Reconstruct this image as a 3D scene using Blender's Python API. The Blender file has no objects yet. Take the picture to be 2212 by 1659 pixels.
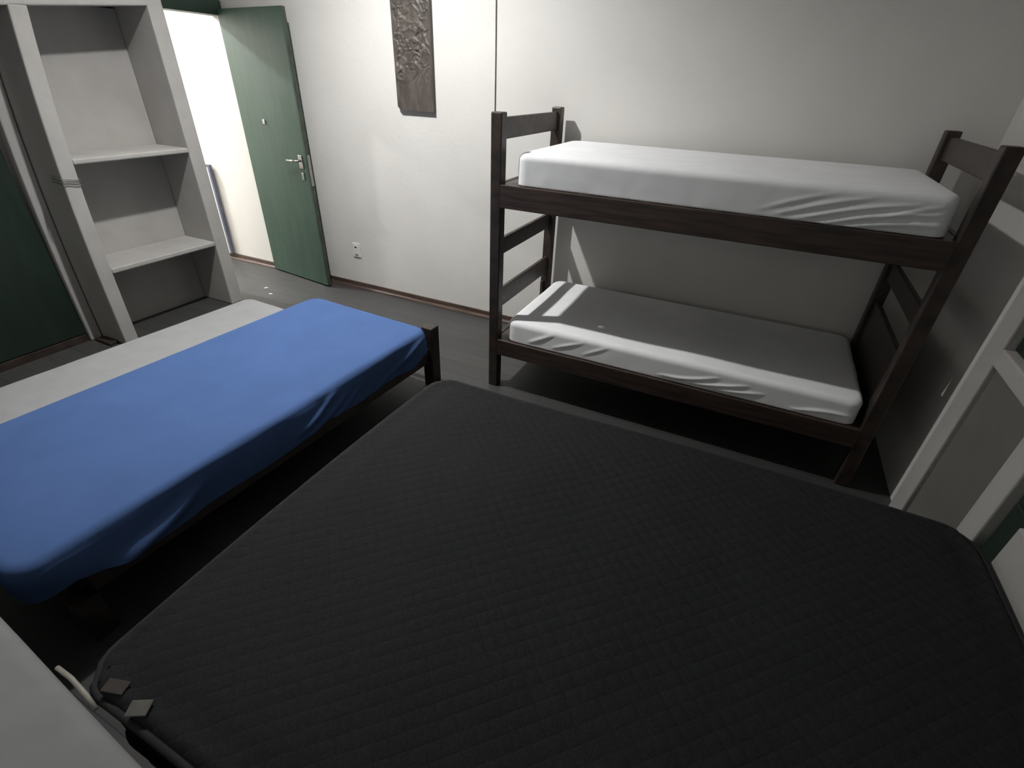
import bpy, bmesh, math, random
from mathutils import Vector, Matrix, noise

random.seed(7)
scene = bpy.context.scene
COL = scene.collection

# ------------------------------------------------------------------ materials
def new_mat(name):
    m = bpy.data.materials.new(name)
    m.use_nodes = True
    nt = m.node_tree
    b = nt.nodes['Principled BSDF']
    return m, nt, b

def rgb(c): return (c[0], c[1], c[2], 1.0)

def noise_mat(name, c1, c2, rough=0.6, scale=(1, 1, 1), nscale=6.0, detail=6.0, bump=0.0, bscale=80.0,
              rough2=None, spec=0.5, bdist=0.002, lo=0.35, hi=0.65, sheen=0.0):
    m, nt, b = new_mat(name)
    tc = nt.nodes.new('ShaderNodeTexCoord')
    mp = nt.nodes.new('ShaderNodeMapping'); mp.inputs['Scale'].default_value = scale
    nt.links.new(tc.outputs['Object'], mp.inputs['Vector'])
    n = nt.nodes.new('ShaderNodeTexNoise'); n.inputs['Scale'].default_value = nscale
    n.inputs['Detail'].default_value = detail
    nt.links.new(mp.outputs['Vector'], n.inputs['Vector'])
    cr = nt.nodes.new('ShaderNodeValToRGB')
    cr.color_ramp.elements[0].position = lo; cr.color_ramp.elements[0].color = rgb(c1)
    cr.color_ramp.elements[1].position = hi; cr.color_ramp.elements[1].color = rgb(c2)
    nt.links.new(n.outputs['Fac'], cr.inputs['Fac'])
    nt.links.new(cr.outputs['Color'], b.inputs['Base Color'])
    b.inputs['Roughness'].default_value = rough
    b.inputs['Specular IOR Level'].default_value = spec
    if sheen:
        b.inputs['Sheen Weight'].default_value = sheen
    if rough2 is not None:
        mr = nt.nodes.new('ShaderNodeMapRange')
        mr.inputs['To Min'].default_value = rough; mr.inputs['To Max'].default_value = rough2
        nt.links.new(n.outputs['Fac'], mr.inputs['Value'])
        nt.links.new(mr.outputs['Result'], b.inputs['Roughness'])
    if bump:
        n2 = nt.nodes.new('ShaderNodeTexNoise'); n2.inputs['Scale'].default_value = bscale
        n2.inputs['Detail'].default_value = 4.0
        nt.links.new(mp.outputs['Vector'], n2.inputs['Vector'])
        bp = nt.nodes.new('ShaderNodeBump'); bp.inputs['Strength'].default_value = bump
        bp.inputs['Distance'].default_value = bdist
        nt.links.new(n2.outputs['Fac'], bp.inputs['Height'])
        nt.links.new(bp.outputs['Normal'], b.inputs['Normal'])
    return m

M = {}
M['wall'] = noise_mat('plaster_wall', (.655, .640, .610), (.69, .676, .648), rough=.62, nscale=2.2, bump=.35, bscale=38, bdist=.004, spec=.4)
M['ceiling'] = noise_mat('ceiling_paint', (.76, .75, .72), (.80, .79, .76), rough=.85, nscale=2)
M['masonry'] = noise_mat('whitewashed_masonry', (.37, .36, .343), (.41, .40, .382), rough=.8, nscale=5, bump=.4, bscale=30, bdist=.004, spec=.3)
M['wood'] = noise_mat('dark_stained_wood', (.020, .015, .013), (.050, .034, .027), rough=.42, scale=(1, 1, 1), nscale=14, bump=.2, bscale=60)
M['wood_x'] = noise_mat('dark_stained_wood_long', (.022, .015, .013), (.058, .036, .028), rough=.42, scale=(1.2, 14, 14), nscale=4, bump=.2, bscale=20)
M['skirt'] = noise_mat('varnished_skirting', (.055, .035, .028), (.095, .065, .052), rough=.3, scale=(1.5, 20, 20), nscale=3)
M['green'] = noise_mat('green_door_paint', (.030, .064, .044), (.040, .080, .056), rough=.5, scale=(6, 6, 1), nscale=2.5, bump=.15, bscale=12)
M['green_edge'] = noise_mat('worn_green_edge', (.030, .038, .030), (.050, .072, .052), rough=.55, scale=(6, 6, 2), nscale=6)
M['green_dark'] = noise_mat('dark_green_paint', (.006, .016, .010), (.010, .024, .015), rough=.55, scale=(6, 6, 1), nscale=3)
M['frame_green'] = noise_mat('dark_green_frame', (.022, .040, .030), (.034, .058, .044), rough=.5, nscale=5)
M['sheet'] = noise_mat('white_cotton_sheet', (.80, .805, .82), (.84, .845, .86), rough=.95, nscale=8, bump=.08, bscale=500, bdist=.001, spec=.1)
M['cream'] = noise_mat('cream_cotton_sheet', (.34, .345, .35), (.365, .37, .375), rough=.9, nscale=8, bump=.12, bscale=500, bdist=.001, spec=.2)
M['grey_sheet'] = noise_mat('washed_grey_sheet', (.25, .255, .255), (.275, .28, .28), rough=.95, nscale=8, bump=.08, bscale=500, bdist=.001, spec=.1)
M['tick'] = noise_mat('mattress_ticking', (.55, .55, .56), (.62, .62, .63), rough=.9, nscale=12)
M['blue'] = noise_mat('blue_cotton_sheet', (.070, .130, .300), (.077, .142, .328), rough=.9, nscale=5, bump=.1, bscale=500, bdist=.001, spec=.15)
M['metal'] = noise_mat('worn_metal', (.35, .34, .32), (.5, .49, .46), rough=.35, nscale=20)
M['metal'].node_tree.nodes['Principled BSDF'].inputs['Metallic'].default_value = 1.0
M['plastic'] = noise_mat('white_plastic', (.70, .68, .64), (.72, .70, .66), rough=.4, nscale=3)
M['black'] = noise_mat('black_hole', (.01, .01, .01), (.015, .015, .015), rough=.7, nscale=4)
M['cable'] = noise_mat('dark_cable', (.11, .10, .095), (.14, .13, .12), rough=.6, nscale=4)
M['taupe'] = noise_mat('taupe_painted_panel', (.12, .115, .10), (.14, .134, .118), rough=.7, nscale=4, bump=.2, bscale=30)
M['paper'] = noise_mat('paper', (.75, .75, .73), (.8, .8, .78), rough=.9, nscale=4)
M['board'] = noise_mat('white_board', (.70, .70, .69), (.74, .74, .73), rough=.6, nscale=4)
M['board_edge'] = noise_mat('bluegrey_edging', (.10, .11, .15), (.13, .14, .18), rough=.5, nscale=4)
M['tape'] = noise_mat('black_fabric_tape', (.010, .0105, .012), (.014, .0145, .016), rough=.85, nscale=30)
M['pale_wood'] = noise_mat('pale_worn_wood', (.30, .28, .24), (.42, .40, .35), rough=.6, scale=(2, 20, 20), nscale=4)
M['tag'] = noise_mat('pale_label', (.085, .082, .073), (.12, .115, .10), rough=.8, nscale=20)
M['tag_dark'] = noise_mat('brown_label', (.030, .022, .020), (.045, .035, .03), rough=.8, nscale=20)

def floor_mat():
    m, nt, b = new_mat('painted_plank_floor')
    tc = nt.nodes.new('ShaderNodeTexCoord')
    br = nt.nodes.new('ShaderNodeTexBrick')
    br.offset = .37; br.squash = 1.0
    br.inputs['Color1'].default_value = rgb((.044, .044, .043))
    br.inputs['Color2'].default_value = rgb((.056, .055, .053))
    br.inputs['Mortar'].default_value = rgb((.016, .016, .016))
    br.inputs['Scale'].default_value = 1.0
    br.inputs['Brick Width'].default_value = 2.4
    br.inputs['Row Height'].default_value = .14
    br.inputs['Mortar Size'].default_value = .0022
    nt.links.new(tc.outputs['Object'], br.inputs['Vector'])
    mp = nt.nodes.new('ShaderNodeMapping'); mp.inputs['Scale'].default_value = (1.5, 16, 1)
    nt.links.new(tc.outputs['Object'], mp.inputs['Vector'])
    n = nt.nodes.new('ShaderNodeTexNoise'); n.inputs['Scale'].default_value = 3; n.inputs['Detail'].default_value = 8
    nt.links.new(mp.outputs['Vector'], n.inputs['Vector'])
    mx = nt.nodes.new('ShaderNodeMix'); mx.data_type = 'RGBA'; mx.blend_type = 'MULTIPLY'
    mx.inputs['Factor'].default_value = .55
    nt.links.new(br.outputs['Color'], mx.inputs['A'])
    nt.links.new(n.outputs['Color'], mx.inputs['B'])
    cr = nt.nodes.new('ShaderNodeHueSaturation'); cr.inputs['Saturation'].default_value = .35; cr.inputs['Value'].default_value = 1.3
    nt.links.new(mx.outputs['Result'], cr.inputs['Color'])
    nt.links.new(cr.outputs['Color'], b.inputs['Base Color'])
    mr = nt.nodes.new('ShaderNodeMapRange'); mr.inputs['To Min'].default_value = .36; mr.inputs['To Max'].default_value = .6
    nt.links.new(n.outputs['Fac'], mr.inputs['Value']); nt.links.new(mr.outputs['Result'], b.inputs['Roughness'])
    bp = nt.nodes.new('ShaderNodeBump'); bp.inputs['Strength'].default_value = .25; bp.inputs['Distance'].default_value = .002
    nt.links.new(n.outputs['Fac'], bp.inputs['Height']); nt.links.new(bp.outputs['Normal'], b.inputs['Normal'])
    return m
M['floor'] = floor_mat()

def quilt_mat():
    m, nt, b = new_mat('black_quilted_fabric')
    tc = nt.nodes.new('ShaderNodeTexCoord')
    sp = nt.nodes.new('ShaderNodeSeparateXYZ'); nt.links.new(tc.outputs['Object'], sp.inputs['Vector'])
    def mth(op, a, bb=None):
        n = nt.nodes.new('ShaderNodeMath'); n.operation = op
        for i, v in enumerate((a, bb)):
            if v is None: continue
            if isinstance(v, (int, float)): n.inputs[i].default_value = v
            else: nt.links.new(v, n.inputs[i])
        return n.outputs[0]
    k = math.pi / .048
    s1 = mth('ABSOLUTE', mth('SINE', mth('MULTIPLY', mth('ADD', sp.outputs['X'], sp.outputs['Y']), k)))
    s2 = mth('ABSOLUTE', mth('SINE', mth('MULTIPLY', mth('SUBTRACT', sp.outputs['X'], sp.outputs['Y']), k)))
    hgt = mth('POWER', mth('MULTIPLY', s1, s2), .45)
    cr = nt.nodes.new('ShaderNodeValToRGB')
    cr.color_ramp.elements[0].color = rgb((.0095, .0100, .0112)); cr.color_ramp.elements[0].position = .45
    cr.color_ramp.elements[1].color = rgb((.0135, .0142, .0155)); cr.color_ramp.elements[1].position = .55
    n = nt.nodes.new('ShaderNodeTexNoise'); n.inputs['Scale'].default_value = 160; n.inputs['Detail'].default_value = 5
    nt.links.new(tc.outputs['Object'], n.inputs['Vector'])
    nt.links.new(n.outputs['Fac'], cr.inputs['Fac'])
    nt.links.new(cr.outputs['Color'], b.inputs['Base Color'])
    b.inputs['Roughness'].default_value = .85
    b.inputs['Specular IOR Level'].default_value = .25
    bp = nt.nodes.new('ShaderNodeBump'); bp.inputs['Strength'].default_value = .34; bp.inputs['Distance'].default_value = .006
    nt.links.new(hgt, bp.inputs['Height']); nt.links.new(bp.outputs['Normal'], b.inputs['Normal'])
    return m
M['quilt'] = quilt_mat()

def carve_mat():
    m = noise_mat('carved_dark_wood', (.055, .046, .040), (.095, .080, .070), rough=.5, scale=(3, 3, 1), nscale=9, bump=.3, bscale=90)
    return m
M['carve'] = carve_mat()

# ------------------------------------------------------------------ helpers
class MB:
    """collects shapes (world coordinates of the thing's own frame) into one mesh"""
    def __init__(self): self.bm = bmesh.new()
    def box(self, x0, x1, y0, y1, z0, z1, bev=.004, seg=2, mat=None):
        r = bmesh.ops.create_cube(self.bm, size=1.0)
        vs = r['verts']
        for v in vs:
            v.co = Vector((x0 + (v.co.x + .5) * (x1 - x0), y0 + (v.co.y + .5) * (y1 - y0), z0 + (v.co.z + .5) * (z1 - z0)))
        if bev:
            es = list({e for v in vs for e in v.link_edges})
            r2 = bmesh.ops.bevel(self.bm, geom=es, offset=min(bev, .45 * min(abs(x1 - x0), abs(y1 - y0), abs(z1 - z0))),
                                 segments=seg, profile=.5, affect='EDGES')
            vs = list({v for f in r2['faces'] for v in f.verts} | {v for v in vs if v.is_valid})
        if mat is not None:
            for v in vs: v.co = mat @ v.co
        return self
    def tube(self, pts, r, n=10, caps=True):
        rings = []
        pts = [Vector(p) for p in pts]
        for i, p in enumerate(pts):
            t = (pts[min(i + 1, len(pts) - 1)] - pts[max(i - 1, 0)]).normalized()
            a = t.orthogonal().normalized() if i == 0 else (prev - t * prev.dot(t)).normalized()
            prev = a
            b = t.cross(a)
            rings.append([self.bm.verts.new(p + (a * math.cos(2 * math.pi * k / n) + b * math.sin(2 * math.pi * k / n)) * r) for k in range(n)])
        for i in range(len(rings) - 1):
            for k in range(n):
                self.bm.faces.new((rings[i][k], rings[i][(k + 1) % n], rings[i + 1][(k + 1) % n], rings[i + 1][k]))
        if caps:
            self.bm.faces.new(rings[0][::-1]); self.bm.faces.new(rings[-1])
        return self
    def loop_tube(self, pts, r, n=8):
        pts = [Vector(p) for p in pts]; N = len(pts); rings = []
        for i, p in enumerate(pts):
            t = (pts[(i + 1) % N] - pts[i - 1]).normalized()
            a = Vector((0, 0, 1)); a = (a - t * a.dot(t)).normalized(); b = t.cross(a)
            rings.append([self.bm.verts.new(p + (a * math.cos(2 * math.pi * k / n) + b * math.sin(2 * math.pi * k / n)) * r) for k in range(n)])
        for i in range(N):
            j = (i + 1) % N
            for k in range(n):
                self.bm.faces.new((rings[i][k], rings[i][(k + 1) % n], rings[j][(k + 1) % n], rings[j][k]))
        return self
    def build(self, name, mat, parent=None, smooth=False, loc=None):
        bmesh.ops.recalc_face_normals(self.bm, faces=self.bm.faces)
        me = bpy.data.meshes.new(name)
        self.bm.to_mesh(me); self.bm.free()
        me.materials.append(mat)
        if smooth:
            for p in me.polygons: p.use_smooth = True
        o = bpy.data.objects.new(name, me); COL.objects.link(o)
        if parent: o.parent = parent
        if loc: o.location = loc
        return o

def bx(name, mat, x0, x1, y0, y1, z0, z1, parent=None, bev=.004, base=None):
    """a bevelled board; base = origin of the parent thing in the same coordinates"""
    b = base or (0, 0, 0)
    return MB().box(x0 - b[0], x1 - b[0], y0 - b[1], y1 - b[1], z0 - b[2], z1 - b[2], bev).build(name, mat, parent)

def tag(o, label=None, cat=None, group=None, kind=None):
    if label: o['label'] = label
    if cat: o['category'] = cat
    if group: o['group'] = group
    if kind: o['kind'] = kind
    return o

def thing(name, label, cat, loc=(0, 0, 0), rz=0.0, group=None, kind=None):
    o = bpy.data.objects.new(name, None); COL.objects.link(o)
    o.empty_display_size = .1
    o.location = loc; o.rotation_euler = (0, 0, rz)
    return tag(o, label, cat, group, kind)

def struct(o): o['kind'] = 'structure'; return o

# ------------------------------------------------------------------ soft mattress shapes
def rrect(hx, hy, r, n_edge):
    """closed outline of a rounded rectangle with points spread evenly; always the same number of points"""
    r = max(r, 1e-4)
    segs = []
    sx, sy = hx - r, hy - r
    pts = []
    per = []
    ne_x, ne_y, nc = n_edge
    def line(a, b, n): return [(a[0] + (b[0] - a[0]) * i / n, a[1] + (b[1] - a[1]) * i / n) for i in range(n)]
    def arc(cx, cy, a0, n): return [(cx + r * math.cos(a0 + (math.pi / 2) * i / n), cy + r * math.sin(a0 + (math.pi / 2) * i / n)) for i in range(n)]
    pts += line((-sx, -hy), (sx, -hy), ne_x); pts += arc(sx, -sy, -math.pi / 2, nc)
    pts += line((hx, -sy), (hx, sy), ne_y); pts += arc(sx, sy, 0, nc)
    pts += line((sx, hy), (-sx, hy), ne_x); pts += arc(-sx, sy, math.pi / 2, nc)
    pts += line((-hx, sy), (-hx, -sy), ne_y); pts += arc(-sx, -sy, math.pi, nc)
    return pts

def soft_slab(name, mat, hx, hy, z0, z1, rp=.06, rv=.05, rb=.03, disp=None, open_bottom=False, parent=None, hem=None,
              step=.016, rows=12, bulge=0.0):
    """rounded slab made of stacked outlines; disp(p) moves points, hem(x, y) gives the lower rim of an open cover"""
    n_edge = (max(4, int(2 * hx / step)), max(4, int(2 * hy / step)), 8)
    prof = []                                      # (inset, z)
    if not open_bottom:
        for i in range(5):
            a = math.pi / 2 * i / 5
            prof.append((rb * (1 - math.sin(a)), z0 + rb * (1 - math.cos(a))))
        zl = z0 + rb
    else:
        zl = z0
    for i in range(rows):
        t = i / rows
        z = zl + (z1 - rv - zl) * t
        prof.append((-bulge * math.sin(math.pi * (t * .8 + .1)), z))
    for i in range(7):
        a = math.pi / 2 * i / 6
        prof.append((rv * (1 - math.cos(a)), z1 - rv + rv * math.sin(a)))
    mn = min(hx, hy)
    nin = max(6, int(mn / .03))
    for i in range(1, nin + 1):
        prof.append((rv + (mn - rv - .004) * i / nin, z1))
    bm = bmesh.new(); rings = []
    nsolid = len(prof)
    for k, (ins, z) in enumerate(prof):
        ring = []
        for (x, y) in rrect(hx - ins, hy - ins, max(rp - max(ins, 0) * .6, .004) if ins < mn * .8 else .002, n_edge):
            zz = z
            if hem and open_bottom and z < z1 - rv:
                t = (z - z0) / (z1 - rv - z0)
                zz = hem(x, y) * (1 - t) + (z1 - rv) * t
            p = Vector((x, y, zz))
            if disp: p = p + disp(p, min(1, max(0, (z1 - z) / (z1 - z0))), ins)
            ring.append(bm.verts.new(p))
        rings.append(ring)
    N = len(rings[0])
    for i in range(len(rings) - 1):
        for k in range(N):
            bm.faces.new((rings[i][k], rings[i][(k + 1) % N], rings[i + 1][(k + 1) % N], rings[i + 1][k]))
    bm.faces.new(rings[-1])
    if not open_bottom: bm.faces.new(rings[0][::-1])
    bmesh.ops.recalc_face_normals(bm, faces=bm.faces)
    me = bpy.data.meshes.new(name); bm.to_mesh(me); bm.free()
    me.materials.append(mat)
    for p in me.polygons: p.use_smooth = True
    o = bpy.data.objects.new(name, me); COL.objects.link(o)
    if parent: o.parent = parent
    return o

def crease(u, v, seg):
    """height of a soft ridge along a curved stroke (u0,v0)->(u1,v1)"""
    u0, v0, u1, v1, amp, w, bow = seg
    du, dv = u1 - u0, v1 - v0
    L2 = du * du + dv * dv
    t = ((u - u0) * du + (v - v0) * dv) / L2
    if t < -.15 or t > 1.15: return 0.0
    tt = min(1, max(0, t))
    L = math.sqrt(L2)
    d = ((u - u0) * dv - (v - v0) * du) / L - bow * 4 * tt * (1 - tt)
    taper = max(0.0, math.sin(math.pi * min(1, max(0, (t + .15) / 1.3)))) ** .7
    return amp * taper * math.exp(-(d / w) ** 2)

def nz(p, s, seed=0.0): return noise.noise(Vector((p.x * s + seed, p.y * s - seed * .7, p.z * s + seed * .3)))

# ------------------------------------------------------------------ room shell
D = 3.27          # back wall plane
XL = -4.08        # wall with the doorway
XR = .95          # wall behind the bunk's far end
H = 3.05
struct(bx('floor', M['floor'], -7.2, 1.6, -1.3, D + .12, -.1, 0, bev=0))
struct(bx('ceiling', M['ceiling'], -7.2, 1.6, -1.3, D + .12, H, H + .1, bev=0))
struct(bx('wall_back', M['wall'], -7.2, 1.6, D, D + .12, 0, H, bev=0))
DY0, DY1, DZ = 2.58, 3.27, 2.03     # doorway in the left wall
wl = MB()
wl.box(XL - .10, XL, -1.3, DY0, 0, H, 0)
wl.box(XL - .10, XL, DY0, D, DZ, H, 0)
struct(wl.build('wall_left', M['wall']))
struct(bx('wall_right', M['wall'], XR, XR + .65, 2.262, D, 0, H, bev=0))
struct(bx('wall_right_niche', M['wall'], 1.42, 1.6, -1.3, 2.26, 0, H, bev=0))
wf = MB()
wf.box(-7.2, 1.6, -1.42, -1.3, 0, .9, 0)
wf.box(-7.2, 1.6, -1.42, -1.3, 2.5, H, 0)
wf.box(-7.2, -3.8, -1.42, -1.3, .9, 2.5, 0)
wf.box(1.2, 1.6, -1.42, -1.3, .9, 2.5, 0)
struct(wf.build('wall_front', M['wall']))      # unseen wide opening added behind the camera to let in world fill light
struct(bx('wall_hall_end', M['wall'], -7.32, -7.2, -1.3, D, 0, H, bev=0))
struct(bx('wall_hall_side', M['wall'], -7.2, XL - .10, 1.3, 1.4, 0, H, bev=0))

def skirting(name, x0, x1):
    o = bx(name, M['skirt'], x0, x1, D - .014, D - .001, .001, .055, bev=.003)
    struct(o)
    q = MB()
    n = 6; prof = [(D - .014, .001)] + [(D - .014 - .022 * math.cos(math.pi / 2 * i / n), .001 + .022 * math.sin(math.pi / 2 * i / n)) for i in range(n + 1)]
    a = [q.bm.verts.new((x0, y, z)) for y, z in prof]; b = [q.bm.verts.new((x1, y, z)) for y, z in prof]
    for i in range(len(prof)):
        j = (i + 1) % len(prof)
        q.bm.faces.new((a[i], a[j], b[j], b[i]))
    q.bm.faces.new(a[::-1]); q.bm.faces.new(b)
    q.build('quarter_round', M['skirt'], o)
skirting('baseboard_back', -4.0, XR)
skirting('baseboard_hall', -7.1, -4.002)

# dark green door frame in the left wall
fr = MB()
fr.box(XL - .11, XL + .025, DY0 - .03, D - .002, DZ - .035, DZ + .06, .004)
fr.box(XL - .11, XL + .025, DY0 - .03, DY0 + .03, 0, DZ - .035, .004)
struct(fr.build('trim_1', M['frame_green']))

# open green door leaf, folded back near the back wall
door = bpy.data.objects.new('door_1', None); COL.objects.link(door)
hinge = Vector((-4.066, 3.228, 0)); tip = Vector((-3.297, 3.128, 0))
door.location = hinge; door.rotation_euler = (0, 0, math.atan2(tip.y - hinge.y, tip.x - hinge.x))
tag(door, 'green wooden door standing open against the pale wall', None, kind='structure')
W = (tip - hinge).length
MB().box(0, W - .012, 0, .036, .012, 2.035, .003).build('door_leaf', M['green'], door)
eg = MB().box(W - .012, W, 0, .036, .012, 2.035, .002).build('door_edge', M['green_edge'], door)
hd = MB()
hd.tube([(W - .075, -.003, 1.045), (W - .075, -.045, 1.045)], .009)
hd.tube([(W - .075, -.042, 1.045), (W - .12, -.05, 1.043), (W - .19, -.047, 1.04)], .0085)
hd.build('door_handle', M['metal'], door, True)
MB().box(W - .10, W - .05, -.006, -.0005, .985, 1.085, .003).build('handle_plate', M['metal'], door)
MB().box(W - .09, W - .06, -.006, -.0005, .90, .955, .003).build('keyhole_plate', M['metal'], door)
MB().box(W, W + .004, .006, .032, .86, 1.09, .001).build('latch_plate', M['metal'], door)
MB().box(.31, .33, -.012, -.0005, 1.28, 1.315, .004).build('white_hook', M['plastic'], door)
for z in (.25, 1.05, 1.8):
    MB().tube([(-.004, .03, z), (-.004, .03, z + .09)], .006).build('hinge', M['metal'], door, True)

# ------------------------------------------------------------------ bunk bed
BX0, BX1 = -1.218, .735
BY0, BY1 = 2.394, 3.178
PW = .03
bk = thing('bunk_bed', 'dark-stained wooden bunk bed with slatted ends along the pale back wall', 'bunk bed', ((BX0 + BX1) / 2, (BY0 + BY1) / 2, 0))
bb = tuple(bk.location)
def bpart(name, m, *a, bev=.004): return bx(name, M[m], *a, parent=bk, bev=bev, base=bb)
for x in (BX0, BX1):
    for y in (BY0, BY1):
        bpart('post', 'wood', x - PW, x + PW, y - PW, y + PW, 0.0, 1.527, bev=.006)
for (z0, z1) in ((1.092, 1.206), (.232, .333)):
    for y, s in ((BY0, -1), (BY1, 1)):
        ya, yb = (y - PW - .004, y - PW + .024) if s < 0 else (y + PW - .024, y + PW + .004)
        bpart('side_rail', 'wood_x', BX0 + PW - .002, BX1 - PW + .002, ya, yb, z0, z1)
    for x, s in ((BX0, 1), (BX1, -1)):
        bpart('end_rail', 'wood', x - .012, x + .012, BY0 + PW - .002, BY1 - PW + .002, z0, z1)
    zs = z1 - .021
    for k in range(13):
        x = BX0 + .054 + k * (BX1 - BX0 - .108) / 12
        hw = .052 if k in (0, 12) else .04
        bpart('bed_slat', 'wood', x - .04, x + .04 + 2 * (hw - .04) if k == 0 else x + .04, BY0 - PW + .026, BY1 + PW - .026, zs, zs + .018, bev=.002)
for x in (BX0, BX1):
    for (z0, z1) in ((1.405, 1.503), (.826, .917), (.512, .624) if x == BX0 else (.345, .700)):  # right end's lowest board widened to block light falling on the wall
        bpart('ladder_slat', 'wood', x - .012, x + .012, BY0 + PW - .002, BY1 - PW + .002, z0, z1)
bpart('rail_block', 'wood', BX0 - .02, BX0 + .0, BY1 - PW - .03, BY1 - PW + .002, .33, .45)

# mattresses on the bunk
def bunk_mattress(name, label, x0, x1, z0, z1, creases, seed):
    cx, cy = (x0 + x1) / 2, (BY0 + BY1) / 2 + .0
    hx, hy = (x1 - x0) / 2, (BY1 - BY0) / 2 + .014
    t = thing(name, label, 'mattress', (cx, cy, z0))
    soft_slab('mattress_body', M['tick'], hx - .012, hy - .012, .002, z1 - z0 - .012, parent=t, step=.06, rows=5)
    def disp(p, dn, ins):
        d = Vector((0, 0, 0))
        side = min(1, max(0, (.03 - ins) / .03))
        w = nz(p, 5, seed) * .004 + nz(p, 14, seed) * .0018 * (1 + 1.2 * dn)
        if p.y < 0 and abs(p.x) < hx - .01:          # long front side
            h = sum(crease(p.x, p.z, c) for c in creases)
            d.y -= (h + w * .35 * min(1, dn * 1.6)) * side + .004 * side * dn
        elif p.y > 0 and abs(p.x) < hx - .01:
            d.y += w * side
        else:
            d.x += w * side * (1 if p.x > 0 else -1) + .006 * math.sin(p.y * 55 + seed) * side * dn
        d.z += nz(p, 3.2, seed + 3) * .006 * min(1, ins / .12)
        if dn < .8: d.z += .004 * math.sin(p.x * 9 + seed) * dn * side
        if dn > .85: d.z = max(d.z, 0.0)
        return d
    soft_slab('fitted_sheet', M['sheet'], hx, hy, .0005, z1 - z0, rp=.06, rv=.030, rb=.006, disp=disp, parent=t, rows=16, bulge=0.0, step=.011)
    return t
upper_creases = [
    (.40, .015, .74, .100, .009, .006, -.010), (.50, .010, .82, .075, .010, .007, -.010), (.32, .025, .60, .110, .006, .006, -.008),
    (.58, .006, .86, .040, .010, .007, -.008), (.26, .040, .48, .115, .004, .006, -.006), (.64, .035, .83, .105, .006, .006, -.004)]
bunk_mattress('mattress', 'white sheeted mattress on the upper deck of the bunk bed', BX0 + .10, BX1 - .055, 1.2072, 1.356, upper_creases, 1.3)
lower_creases = [
    (.02, .028, .26, .075, .009, .007, .012), (.16, .022, .40, .07, .009, .006, .008), (.27, .02, .48, .05, .008, .006, .006),
    (-.60, .03, -.45, .09, .005, .008, 0), (-.42, .03, -.30, .1, .004, .008, 0), (.66, .02, .86, .045, .010, .007, -.010), (-.75, .03, -.62, .1, .006, .01, 0)]
bunk_mattress('mattress', 'white sheeted mattress on the lower deck of the bunk bed, half in shadow', BX0 + .075, BX1 - .05, .3342, .462, lower_creases, 5.1)

# ------------------------------------------------------------------ blue single bed
RZ = math.radians(-3.0)
def frame_bed(name, label, cat, loc, rz, w, l, z_leg, z_rail0, z_rail1, leg=.037, z_low=.180):
    """single bed; its far right corner is the origin, it runs back along -y and left along -x"""
    t = thing(name, label, cat, loc, rz)
    for x in (0, -w):
        for y in (0, -l):
            MB().box(x - leg, x + leg, y - leg, y + leg, 0, z_leg if (x == 0 and y == 0) else z_low, .005).build('leg', M['wood'], t)
    for x in (0, -w):
        MB().box(x - .014, x + .014, -l + leg - .002, -leg + .002, z_rail0, z_rail1, .004).build('side_rail', M['wood'], t)
    for y in (0, -l):
        MB().box(-w + leg - .002, -leg + .002, y - .014, y + .014, z_rail0, z_rail1, .004).build('end_rail', M['wood'], t)
    for k in range(11):
        y = -.1 - k * (l - .2) / 10
        MB().box(-w + .016, -.016, y - .04, y + .04, z_rail1 - .02, z_rail1 - .001, .002).build('bed_slat', M['wood'], t)
    return t
bb_loc = (-1.560, 2.205, 0)
frame_bed('single_bed', 'dark wooden single bed under the blue sheeted mattress', 'bed', bb_loc, RZ, .86, 1.90, .398, .172, .263)
R3 = Matrix.Rotation(RZ, 4, 'Z')
def at_bed(lx, ly, lz): v = Vector(bb_loc) + (R3 @ Vector((lx, ly, lz))); return tuple(v)
bm_t = thing('mattress', 'mattress in a fitted blue sheet on the dark single bed', 'mattress', at_bed(-.430, -1.030, .27), RZ)
hxb, hyb = .462, .980
soft_slab('mattress_body', M['tick'], hxb - .04, hyb - .02, 0, .130, parent=bm_t, step=.06, rows=5)
blue_top = [(-.12, .35, .30, .62, .003, .006, .02), (-.30, .05, .22, .22, .0025, .006, .03), (.05, -.35, .40, -.1, .002, .006, .02), (-.2, .7, .1, .85, .002, .006, .0)]
blue_side = [(.00, .02, .22, .10, .012, .012, .008), (.05, -.02, .30, .07, .012, .010, .01), (.16, -.03, .40, .06, .010, .010, .006),
             (-.75, .0, -.45, .06, .018, .020, .012), (-.85, -.03, -.50, .02, .018, .016, .01), (.55, -.01, .85, .09, .010, .012, .0), (.66, .0, .9, .10, .008, .01, .0)]
def blue_disp(p, dn, ins):
    d = Vector((0, 0, 0))
    side = min(1, max(0, (.03 - ins) / .03))
    w = abs(nz(p, 4, 2.2)) * .014 * (.2 + dn) + nz(p, 11, 8.2) * .005 * dn
    if p.x > 0 and abs(p.y) < hyb - .01:
        h = sum(crease(p.y, p.z, c) for c in blue_side)
        d.x += (h + w) * side + .012 * dn * math.sin(p.y * 7 + 1) * side
    elif p.x < 0 and abs(p.y) < hyb - .01:
        d.x -= w * side
    else:
        d.y += (w * side if p.y < 0 else 0) * (1 if p.y > 0 else -1)
    d.z += nz(p, 2.2, 4.4) * .007 * min(1, ins / .15) + sum(crease(p.x, p.y, c) for c in blue_top) * min(1, ins / .05)
    d.z -= .014 * side * max(0, nz(p, 2.5, 9.1))
    return d
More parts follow.
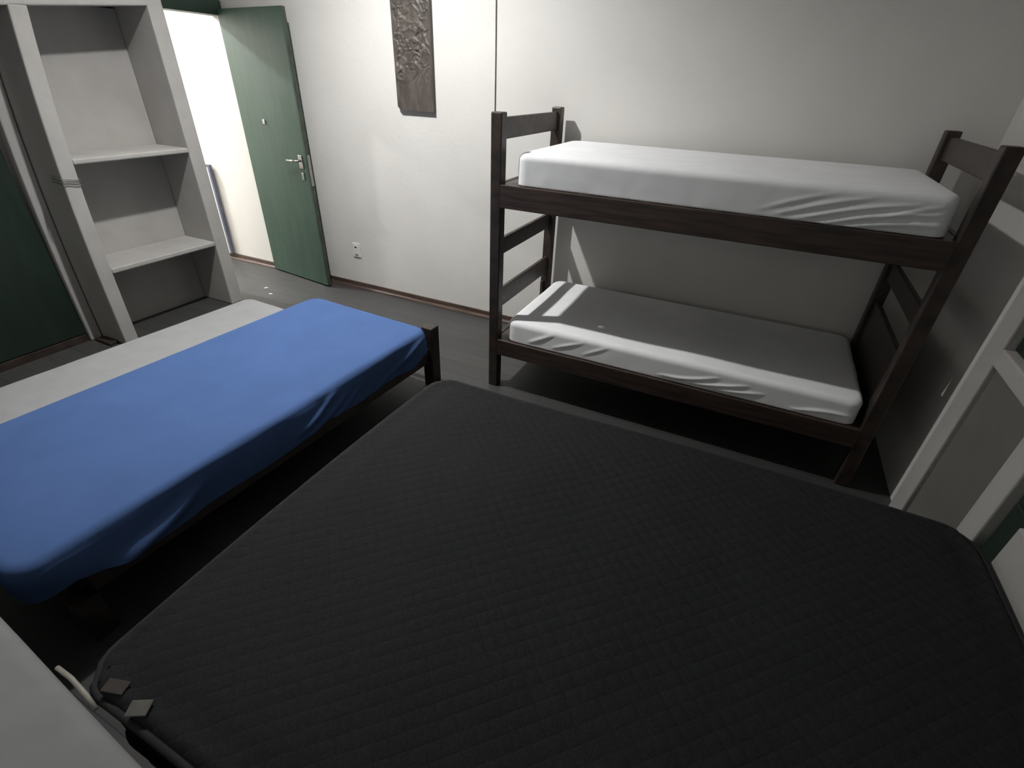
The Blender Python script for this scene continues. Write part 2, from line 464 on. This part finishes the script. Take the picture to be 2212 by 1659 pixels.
def blue_hem(x, y):
    z = -.035 + .018 * math.sin(y * 4.1 + .6) + .010 * math.sin(y * 11)
    if y < -.55: z += .075 * min(1, (-.55 - y) / .40)        # pulled up at the near corner
    z -= .05 * min(1, max(0, (-hyb + .12 - y) / .10))
    if y > .8: z += (.032 - z + .002) * min(1, max(0, (y - .80) / .10)) - .032 * min(1, max(0, (y - .80) / .10))
    return z
soft_slab('fitted_sheet', M['blue'], hxb, hyb, -.035, .143, rp=.075, rv=.032, disp=blue_disp, open_bottom=True, parent=bm_t,
          hem=blue_hem, rows=16, bulge=.006, step=.011)

# low white mattress on a pull-out frame beside the blue bed
tr_loc = at_bed(-.93, -.03, 0)
tb = thing('trundle_bed', 'low pull-out bed frame between the blue bed and the open shelves', 'bed', tr_loc, RZ)
TW, TL = .68, 1.80
for x in (-.03, -TW + .03):
    MB().box(x - .014, x + .014, -TL + .02, -.02, .055, .116, .003).build('side_rail', M['wood'], tb)
for y in (-.02, -TL + .02):
    MB().box(-TW + .03, -.03, y - .014, y + .014, .055, .116, .003).build('end_rail', M['wood'], tb)
for x in (-.06, -TW + .06):
    for y in (-.06, -TL + .06):
        MB().tube([(x - .012, y, .0275), (x + .012, y, .0275)], .027, 16).build('caster', M['black'], tb, True)
for k in range(9):
    y = -.15 - k * (TL - .3) / 8
    MB().box(-TW + .045, -.045, y - .04, y + .04, .098, .116, .002).build('bed_slat', M['wood'], tb)
wm = thing('mattress', 'low white sheeted mattress between the blue bed and the open shelves', 'mattress', at_bed(-.93 - TW / 2 + .005, -.035 - TL / 2, .119), RZ)
def low_disp(p, dn, ins):
    side = min(1, max(0, (.03 - ins) / .03))
    w = nz(p, 6, 3.7) * .005 * side
    d = Vector((0, 0, nz(p, 3, 1.7) * .006 * min(1, ins / .1)))
    if abs(p.x) > TW / 2 - .03: d.x += w * (1 if p.x > 0 else -1)
    else: d.y += w * (1 if p.y > 0 else -1)
    return d
soft_slab('mattress_body', M['tick'], TW / 2 - .010, TL / 2 - .018, 0, .115, parent=wm, step=.06, rows=4)
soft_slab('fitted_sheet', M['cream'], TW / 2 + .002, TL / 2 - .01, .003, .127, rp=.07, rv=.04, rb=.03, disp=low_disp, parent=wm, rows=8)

# ------------------------------------------------------------------ black double bed
QX0, QX1, QY0, QY1 = -1.095, .880, .112, 1.605
QZ0, QZ1 = .27, .52
qcx, qcy = (QX0 + QX1) / 2, (QY0 + QY1) / 2
base = thing('bed_base', 'black upholstered base under the black quilted double mattress', 'bed', (qcx, qcy, 0))
MB().box(QX0 + .012 - qcx, QX1 - .03 - qcx, QY0 + .012 - qcy, QY1 - .03 - qcy, .07, .268, .02, 3).build('base_box', M['tape'], base)
for sx in (-1, 1):
    for sy in (-1, 1):
        MB().tube([(sx * .85, sy * .6, 0), (sx * .85, sy * .6, .07)], .03, 14).build('foot', M['black'], base, True)
dm = thing('double_mattress', 'black quilted double mattress with piped edges filling the foreground', 'mattress', (qcx, qcy, QZ0))
hxq, hyq = (QX1 - QX0) / 2, (QY1 - QY0) / 2
def q_disp(p, dn, ins):
    inn = min(1, ins / .05) if dn < .5 else 0.0
    d = Vector((0, 0, (nz(p, 2.6, 6.1) * .010 + nz(p, 7, 2.1) * .003) * inn))
    if dn < .5: d.z -= .010 * math.exp(-((ins - .055) / .02) ** 2)
    out = .010 * math.sin(p.x * 3.2 + .7) if abs(p.y) > hyq - .05 else 0
    d.y += out * (1 if p.y > 0 else -1)
    if abs(p.x) > hxq - .05: d.x += (-.020 * (p.y / hyq) ** 2 + .008) * (1 if p.x > 0 else -1)
    return d
soft_slab('quilted_top', M['quilt'], hxq, hyq, 0, QZ1 - QZ0, rp=.10, rv=.03, rb=.03, disp=q_disp, parent=dm, rows=8, step=.02)
for z, nm in ((QZ1 - QZ0 - .022, 'upper'), (.022, 'lower')):
    pts = []
    for (x, y) in rrect(hxq + .002, hyq + .002, .10, (60, 44, 10)):
        p = Vector((x, y, z)); q = p + q_disp(p, 1, 0); pts.append((q.x, q.y, z))
    MB().loop_tube(pts, .009).build('piping', M['tape'], dm, True)
# stitched labels at the near left corner
lb = MB().box(-.022, .022, -.016, .016, 0, .004, .0015, mat=Matrix.Translation((-.890 - qcx, .141 - qcy, QZ1 - QZ0 + .003)) @ Matrix.Rotation(.5, 4, 'Z')).build('sewn_label', M['tag'], dm)
lb['label'] = 'small pale sewn label'
lb2 = MB().box(-.026, .026, -.014, .014, 0, .004, .0015, mat=Matrix.Translation((-.980 - qcx, .146 - qcy, QZ1 - QZ0 - .001)) @ Matrix.Rotation(.3, 4, 'Z')).build('sewn_label', M['tag_dark'], dm)
lb2['label'] = 'brownish sewn label'

# ------------------------------------------------------------------ white bed at the near left corner
nb = thing('single_bed', 'dark low bed frame under the white mattress at the bottom left', 'bed', (-.42, .024, 0), math.radians(-3.9))
NW, NL = 1.92, .80       # runs left along -x, towards the camera along -y
for x in (-.03, -NW + .03):
    for y in (-.03, -NL + .03):
        MB().box(x - .03, x + .03, y - .03, y + .03, 0, .393, .005).build('leg', M['wood'], nb)
for y in (-.03, -NL + .03):
    MB().box(-NW + .058, -.058, y - .014, y + .014, .285, .395, .004).build('side_rail', M['wood_x'], nb)
for x in (-.03, -NW + .03):
    MB().box(x - .014, x + .014, -NL + .058, -.058, .285, .395, .004).build('end_rail', M['wood'], nb)
for k in range(11):
    x = -.15 - k * (NW - .3) / 10
    MB().box(x - .04, x + .04, -NL + .05, -.05, .355, .373, .002).build('bed_slat', M['wood'], nb)
nm_ = thing('mattress', 'white sheeted mattress cut off by the bottom left corner, beside the black mattress', 'mattress', (-.42, .024, .397), math.radians(-3.9))
def near_disp(p, dn, ins):
    side = min(1, max(0, (.03 - ins) / .03))
    w = nz(p, 2, 9.7) * .002 * side
    d = Vector((0, 0, nz(p, 2.6, 7.7) * .008 * min(1, ins / .1)))
    if abs(p.y) > NL / 2 - .04: d.y += w * (1 if p.y > 0 else -1)
    else: d.x += w * (1 if p.x > 0 else -1)
    return d
def shift(o, v): o.location = v; return o
shift(soft_slab('mattress_body', M['tick'], NW / 2 - .03, NL / 2 - .012, 0, .13, parent=nm_, step=.06, rows=4), (-NW / 2, -NL / 2 + .03, 0))
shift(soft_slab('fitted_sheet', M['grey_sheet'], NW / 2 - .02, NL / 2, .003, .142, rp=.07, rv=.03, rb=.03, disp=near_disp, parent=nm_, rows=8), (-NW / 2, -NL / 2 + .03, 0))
st = MB().tube([(-.725, .040, .118), (-.67, .044, .122), (-.61, .043, .118), (-.57, .040, .105)], .005, 8).build('pull_strap', M['pale_wood'], nm_, True)
st['label'] = 'pale strap at the edge of the mattress'

# ------------------------------------------------------------------ built-in open shelves on the left
SX = -3.68
SB = XL + .004
sh = thing('shelf_unit', 'whitewashed built-in open shelves beside the doorway', 'shelves', (SX, 2.08, 0))
sb_ = (SX, 2.08, 0)
SY0, SY1 = 1.602, 2.540
def bow(o, oz=0.0, k=.108):
    for v in o.data.vertices:
        z = max(0, v.co.z + oz)
        v.co.y += k * (z / 1.9) ** 2.5
    return o
def board_y(name, m, x0, x1, y0, y1, z0, z1, parent, base, n=14):
    b = MB().box(x0 - base[0], x1 - base[0], y0 - base[1], y1 - base[1], z0 - base[2], z1 - base[2], .008)
    bmesh.ops.subdivide_edges(b.bm, edges=[e for e in b.bm.edges if abs(e.verts[0].co.z - e.verts[1].co.z) > .5], cuts=n, use_grid_fill=True)
    return bow(b.build(name, M[m], parent))
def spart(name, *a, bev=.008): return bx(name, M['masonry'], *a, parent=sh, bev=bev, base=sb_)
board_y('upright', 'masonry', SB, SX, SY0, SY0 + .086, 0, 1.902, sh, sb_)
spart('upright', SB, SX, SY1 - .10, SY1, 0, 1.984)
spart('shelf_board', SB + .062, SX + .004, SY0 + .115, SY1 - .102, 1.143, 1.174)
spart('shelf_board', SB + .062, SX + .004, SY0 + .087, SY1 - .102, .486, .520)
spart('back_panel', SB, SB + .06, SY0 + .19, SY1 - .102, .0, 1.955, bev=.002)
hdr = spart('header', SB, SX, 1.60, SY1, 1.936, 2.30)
for v in hdr.data.vertices:
    if v.co.z < 2.1: v.co.z += .040 + .080 * min(0, (v.co.y + sb_[1] - SY1) / .80)
cd = MB()
for k, (z, ph) in enumerate(((1.075, 0), (1.062, .5), (1.045, 1.0))):
    e = .008
    SYb = SY0
    SY0 = SYb + .108 * (z / 1.9) ** 2.5
    x1, x0 = SX + e, SB + .02
    pts = [(x1 - .10, SY0 - e, z + .012), (x1 - .03, SY0 - e, z + .004), (x1, SY0 - e + .004, z), (x1, SY0 + .03, z - .006 + .004 * ph), (x1, SY0 + .065, z - .012), (x1, SY0 + .085, z - .01), (x1 - .02, SY0 + .085 + e, z - .008), (x1 - .12, SY0 + .085 + e, z - .004)]
    cd.tube(pts, .0022, 6)
    SY0 = SYb
cdo = cd.build('cord', M['cable'], None, True)
tag(cdo, 'thin dark cord wound round the left upright of the open shelves', 'cord')

# built-in wardrobe left of the shelves
wdx = -3.95
wd = thing('wardrobe', 'built-in wardrobe with dark green door left of the open shelves', 'wardrobe', (wdx, 1.0, 0))
wb_ = (wdx, 1.0, 0)
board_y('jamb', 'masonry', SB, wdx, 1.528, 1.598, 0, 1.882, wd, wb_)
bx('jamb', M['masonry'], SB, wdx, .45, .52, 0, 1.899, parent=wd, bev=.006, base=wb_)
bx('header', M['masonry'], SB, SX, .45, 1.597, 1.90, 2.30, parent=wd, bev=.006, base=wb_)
bx('plinth', M['wood'], SB, wdx - .02, .522, 1.525, 0, .05, parent=wd, bev=.003, base=wb_)
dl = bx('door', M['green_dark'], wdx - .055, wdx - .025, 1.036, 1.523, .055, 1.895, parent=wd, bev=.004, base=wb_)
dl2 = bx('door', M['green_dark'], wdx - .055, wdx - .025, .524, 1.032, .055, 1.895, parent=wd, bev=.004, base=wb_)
MB().tube([(-.025, .06, 1.0), (.0, .06, 1.0)], .014, 12).build('knob', M['metal'], dl, True)
MB().tube([(-.025, .01, 1.0), (.0, .01, 1.0)], .014, 12).build('knob', M['metal'], dl2, True)
dd = MB().box(-3.92, -3.76, 1.54, 1.594, .002, .022, .006, mat=None).build('slipper', M['wood'])
tag(dd, 'dark flat wooden scrap lying at the foot of the shelf upright', 'wood scrap')
dd.name = 'wood_scrap'

# ------------------------------------------------------------------ built-in wardrobe on the right
RX = .905
RB = 1.415
rw = thing('wardrobe', 'whitewashed built-in wardrobe with dark green panels beside the black mattress', 'wardrobe', (RX, 1.7, 0))
rb_ = (RX, 1.7, 0)
def rpart(name, m, *a, bev=.006): return bx(name, M[m], *a, parent=rw, bev=bev, base=rb_)
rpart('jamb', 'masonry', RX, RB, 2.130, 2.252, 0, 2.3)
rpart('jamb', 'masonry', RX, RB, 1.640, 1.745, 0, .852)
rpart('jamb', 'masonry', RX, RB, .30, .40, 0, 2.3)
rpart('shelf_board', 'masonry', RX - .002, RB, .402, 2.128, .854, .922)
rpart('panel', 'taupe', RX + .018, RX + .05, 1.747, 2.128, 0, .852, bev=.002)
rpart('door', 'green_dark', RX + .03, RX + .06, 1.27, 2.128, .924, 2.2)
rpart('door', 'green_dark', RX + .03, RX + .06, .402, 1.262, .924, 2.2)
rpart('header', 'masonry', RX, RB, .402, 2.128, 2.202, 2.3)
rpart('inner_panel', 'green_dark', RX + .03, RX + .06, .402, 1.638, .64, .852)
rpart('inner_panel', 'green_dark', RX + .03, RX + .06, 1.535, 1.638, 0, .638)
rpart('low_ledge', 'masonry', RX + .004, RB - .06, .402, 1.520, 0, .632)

# ------------------------------------------------------------------ things on the wall
# carved wooden panel
def carved_panel():
    x0, x1, z0, z1 = -2.452, -2.152, 1.446, 2.46
    nx, nzv = 70, 230
    bm = bmesh.new()
    rnd = random.Random(11)
    strokes = []
    for k in range(230):
        cx_, cz_ = rnd.uniform(.02, .28), rnd.uniform(.17, .98)
        a = rnd.uniform(0, math.pi); L = rnd.uniform(.03, .11)
        strokes.append((cx_ - L / 2 * math.cos(a), cz_ - L / 2 * math.sin(a), cx_ + L / 2 * math.cos(a), cz_ + L / 2 * math.sin(a),
                        rnd.choice((1, 1, -1)) * rnd.uniform(.0015, .0045), rnd.uniform(.004, .010), rnd.uniform(-.02, .02)))
    cells = {}
    def hgt(u, v):
        h = 0
        for s in strokes:
            if abs(v - (s[1] + s[3]) / 2) < .09: h += crease(u, v, s)
        h += .002 * noise.noise(Vector((u * 30, v * 30, 2)))
        h = max(-.004, min(.006, h))
        if v < .155: h *= max(0, (v - .135) / .02)          # plain block at the foot
        edge = min(u, .3 - u)
        return h * min(1, max(0, (edge - .006) / .012))
    c = .022
    grid = []
    for j in range(nzv + 1):
        v = (z1 - z0) * j / nzv
        inset = max(0, c - v) if v < c else 0
        row = []
        for i in range(nx + 1):
            u = inset + (.3 - inset) * i / nx
            row.append(bm.verts.new((x0 + u, D - .030 - hgt(u, v), z0 + v)))
        grid.append(row)
    for j in range(nzv):
        for i in range(nx):
            bm.faces.new((grid[j][i], grid[j][i + 1], grid[j + 1][i + 1], grid[j + 1][i]))
    loop = [grid[0][i] for i in range(nx + 1)] + [grid[j][nx] for j in range(1, nzv + 1)] + [grid[nzv][i] for i in range(nx - 1, -1, -1)] + [grid[j][0] for j in range(nzv - 1, 0, -1)]
    back = [bm.verts.new((v.co.x, D - .003, v.co.z)) for v in loop]
    for i in range(len(loop)):
        j = (i + 1) % len(loop)
        bm.faces.new((loop[i], back[i], back[j], loop[j]))
    bm.faces.new(back)
    bmesh.ops.recalc_face_normals(bm, faces=bm.faces)
    me = bpy.data.meshes.new('wall_art'); bm.to_mesh(me); bm.free()
    me.materials.append(M['carve'])
    o = bpy.data.objects.new('wall_art', me); COL.objects.link(o)
    tag(o, 'tall narrow dark wooden panel carved in relief hanging on the pale wall', 'wall carving', kind='thing')
carved_panel()

cb = MB().tube([(-1.693, D - .006, .062), (-1.693, D - .006, 1.8), (-1.697, D - .006, 2.4), (-1.70, D - .006, 3.02)], .0028, 8).build('cable', M['cable'], None, True)
tag(cb, 'thin dark cable running straight up the pale wall behind the bunk post', 'cable')

ot = thing('power_outlet', 'small white power outlet low on the wall right of the green door', 'outlet', (-3.03, D - .001, .345))
MB().box(-.040, .040, -.009, -.0005, -.06, .06, .003).build('cover_plate', M['plastic'], ot)
MB().box(-.020, .020, -.013, -.0092, -.045, .045, .002).build('socket_insert', M['plastic'], ot)
MB().box(-.012, .010, -.0145, -.0125, .022, .034, .002).build('socket_hole', M['black'], ot)
MB().box(-.012, .014, -.0145, -.0125, -.040, -.033, .002).build('socket_hole', M['black'], ot)

# white board leaning in the hall
hb = thing('board', 'white board with blue-grey edging leaning on the hall wall beyond the doorway', 'board', (-5.043, D - .03, 0))
MB().box(-.43, .372, -.012, .012, .062, .868, .002).build('panel', M['board'], hb)
ed = MB(); ed.box(.374, .40, -.015, .015, .06, .888, .003); ed.box(-.43, .372, -.015, .015, .870, .888, .003)
ed.build('edging', M['board_edge'], hb)

# scraps of paper on the floor
for (x, y, r, lab) in ((-3.60, 2.755, .3, 'tiny pale paper scrap on the grey floor, nearer the blue bed'), (-3.745, 2.835, 1.1, 'tiny pale paper scrap on the grey floor, nearer the doorway')):
    p = MB().box(-.014, .014, -.009, .009, 0, .003, .001, mat=Matrix.Rotation(r, 4, 'Z')).build('paper_scrap', M['paper'], None, loc=(x, y, .0005))
    tag(p, lab, 'paper scrap', 'paper scraps on the floor')

# ------------------------------------------------------------------ lights
def point(name, loc, power, radius, color):
    l = bpy.data.lights.new(name, 'POINT'); l.energy = power; l.shadow_soft_size = radius; l.color = color
    o = bpy.data.objects.new(name, l); o.location = loc; COL.objects.link(o); return o
def spot_lamp(name, loc, axis, power, radius, color, size, blend):
    l = bpy.data.lights.new(name, 'SPOT'); l.energy = power; l.shadow_soft_size = radius; l.color = color
    l.spot_size = math.radians(size); l.spot_blend = blend
    o = bpy.data.objects.new(name, l); o.location = loc; COL.objects.link(o)
    o.rotation_euler = Vector(axis).to_track_quat('-Z', 'Y').to_euler(); return o
spot_lamp('room_lamp', (-2.2, 1.96, 2.95), (.03, .16, -1), 268, .035, (1.0, .992, .975), 152, 1.0)  # ceiling lamp; cone narrowed and tilted to imitate lens corner darkening
spot_lamp('ceiling_bounce_fill', (-2.2, 1.96, 2.90), (0, 0, 1), 110, .05, (1.0, .992, .975), 170, 1.0)  # added fill: upward spot brightens the ceiling to lift the shadows
point('hall_lamp', (-6.05, 2.42, 2.93), 290, .05, (1.0, .996, .985))
w = bpy.data.worlds.new('World'); scene.world = w; w.use_nodes = True
w.node_tree.nodes['Background'].inputs['Color'].default_value = (.50, .50, .47, 1)
w.node_tree.nodes['Background'].inputs['Strength'].default_value = .9  # even fill light, enters through the added front opening

# ------------------------------------------------------------------ camera
cam = bpy.data.cameras.new('Camera'); co = bpy.data.objects.new('Camera', cam); COL.objects.link(co)
r = Vector((.9000529412622433, .43449739574965224, .033417301087233495))
u = Vector((-.25540375433965185, .4638197335696045, .8483160832028543))
f = Vector((-.3530915252372896, .7720642899643729, -.5284345815400552))
mw = Matrix((( r.x, u.x, -f.x, 0), (r.y, u.y, -f.y, 0), (r.z, u.z, -f.z, 1.667278), (0, 0, 0, 1)))
co.matrix_world = mw
cam.sensor_fit = 'HORIZONTAL'; cam.sensor_width = 36.0
cam.lens = 1062.8645667670334 / 2212 * 36.0
cam.clip_start = .02
scene.camera = co

vs = scene.view_settings
scene.display_settings.display_device = 'sRGB'
vs.view_transform = 'Standard'; vs.look = 'None'; vs.exposure = 0.0; vs.gamma = 1.0
vs.use_curve_mapping = False
scene.cycles.max_bounces = 8
scene.cycles.diffuse_bounces = 5
scene.cycles.use_denoising = True
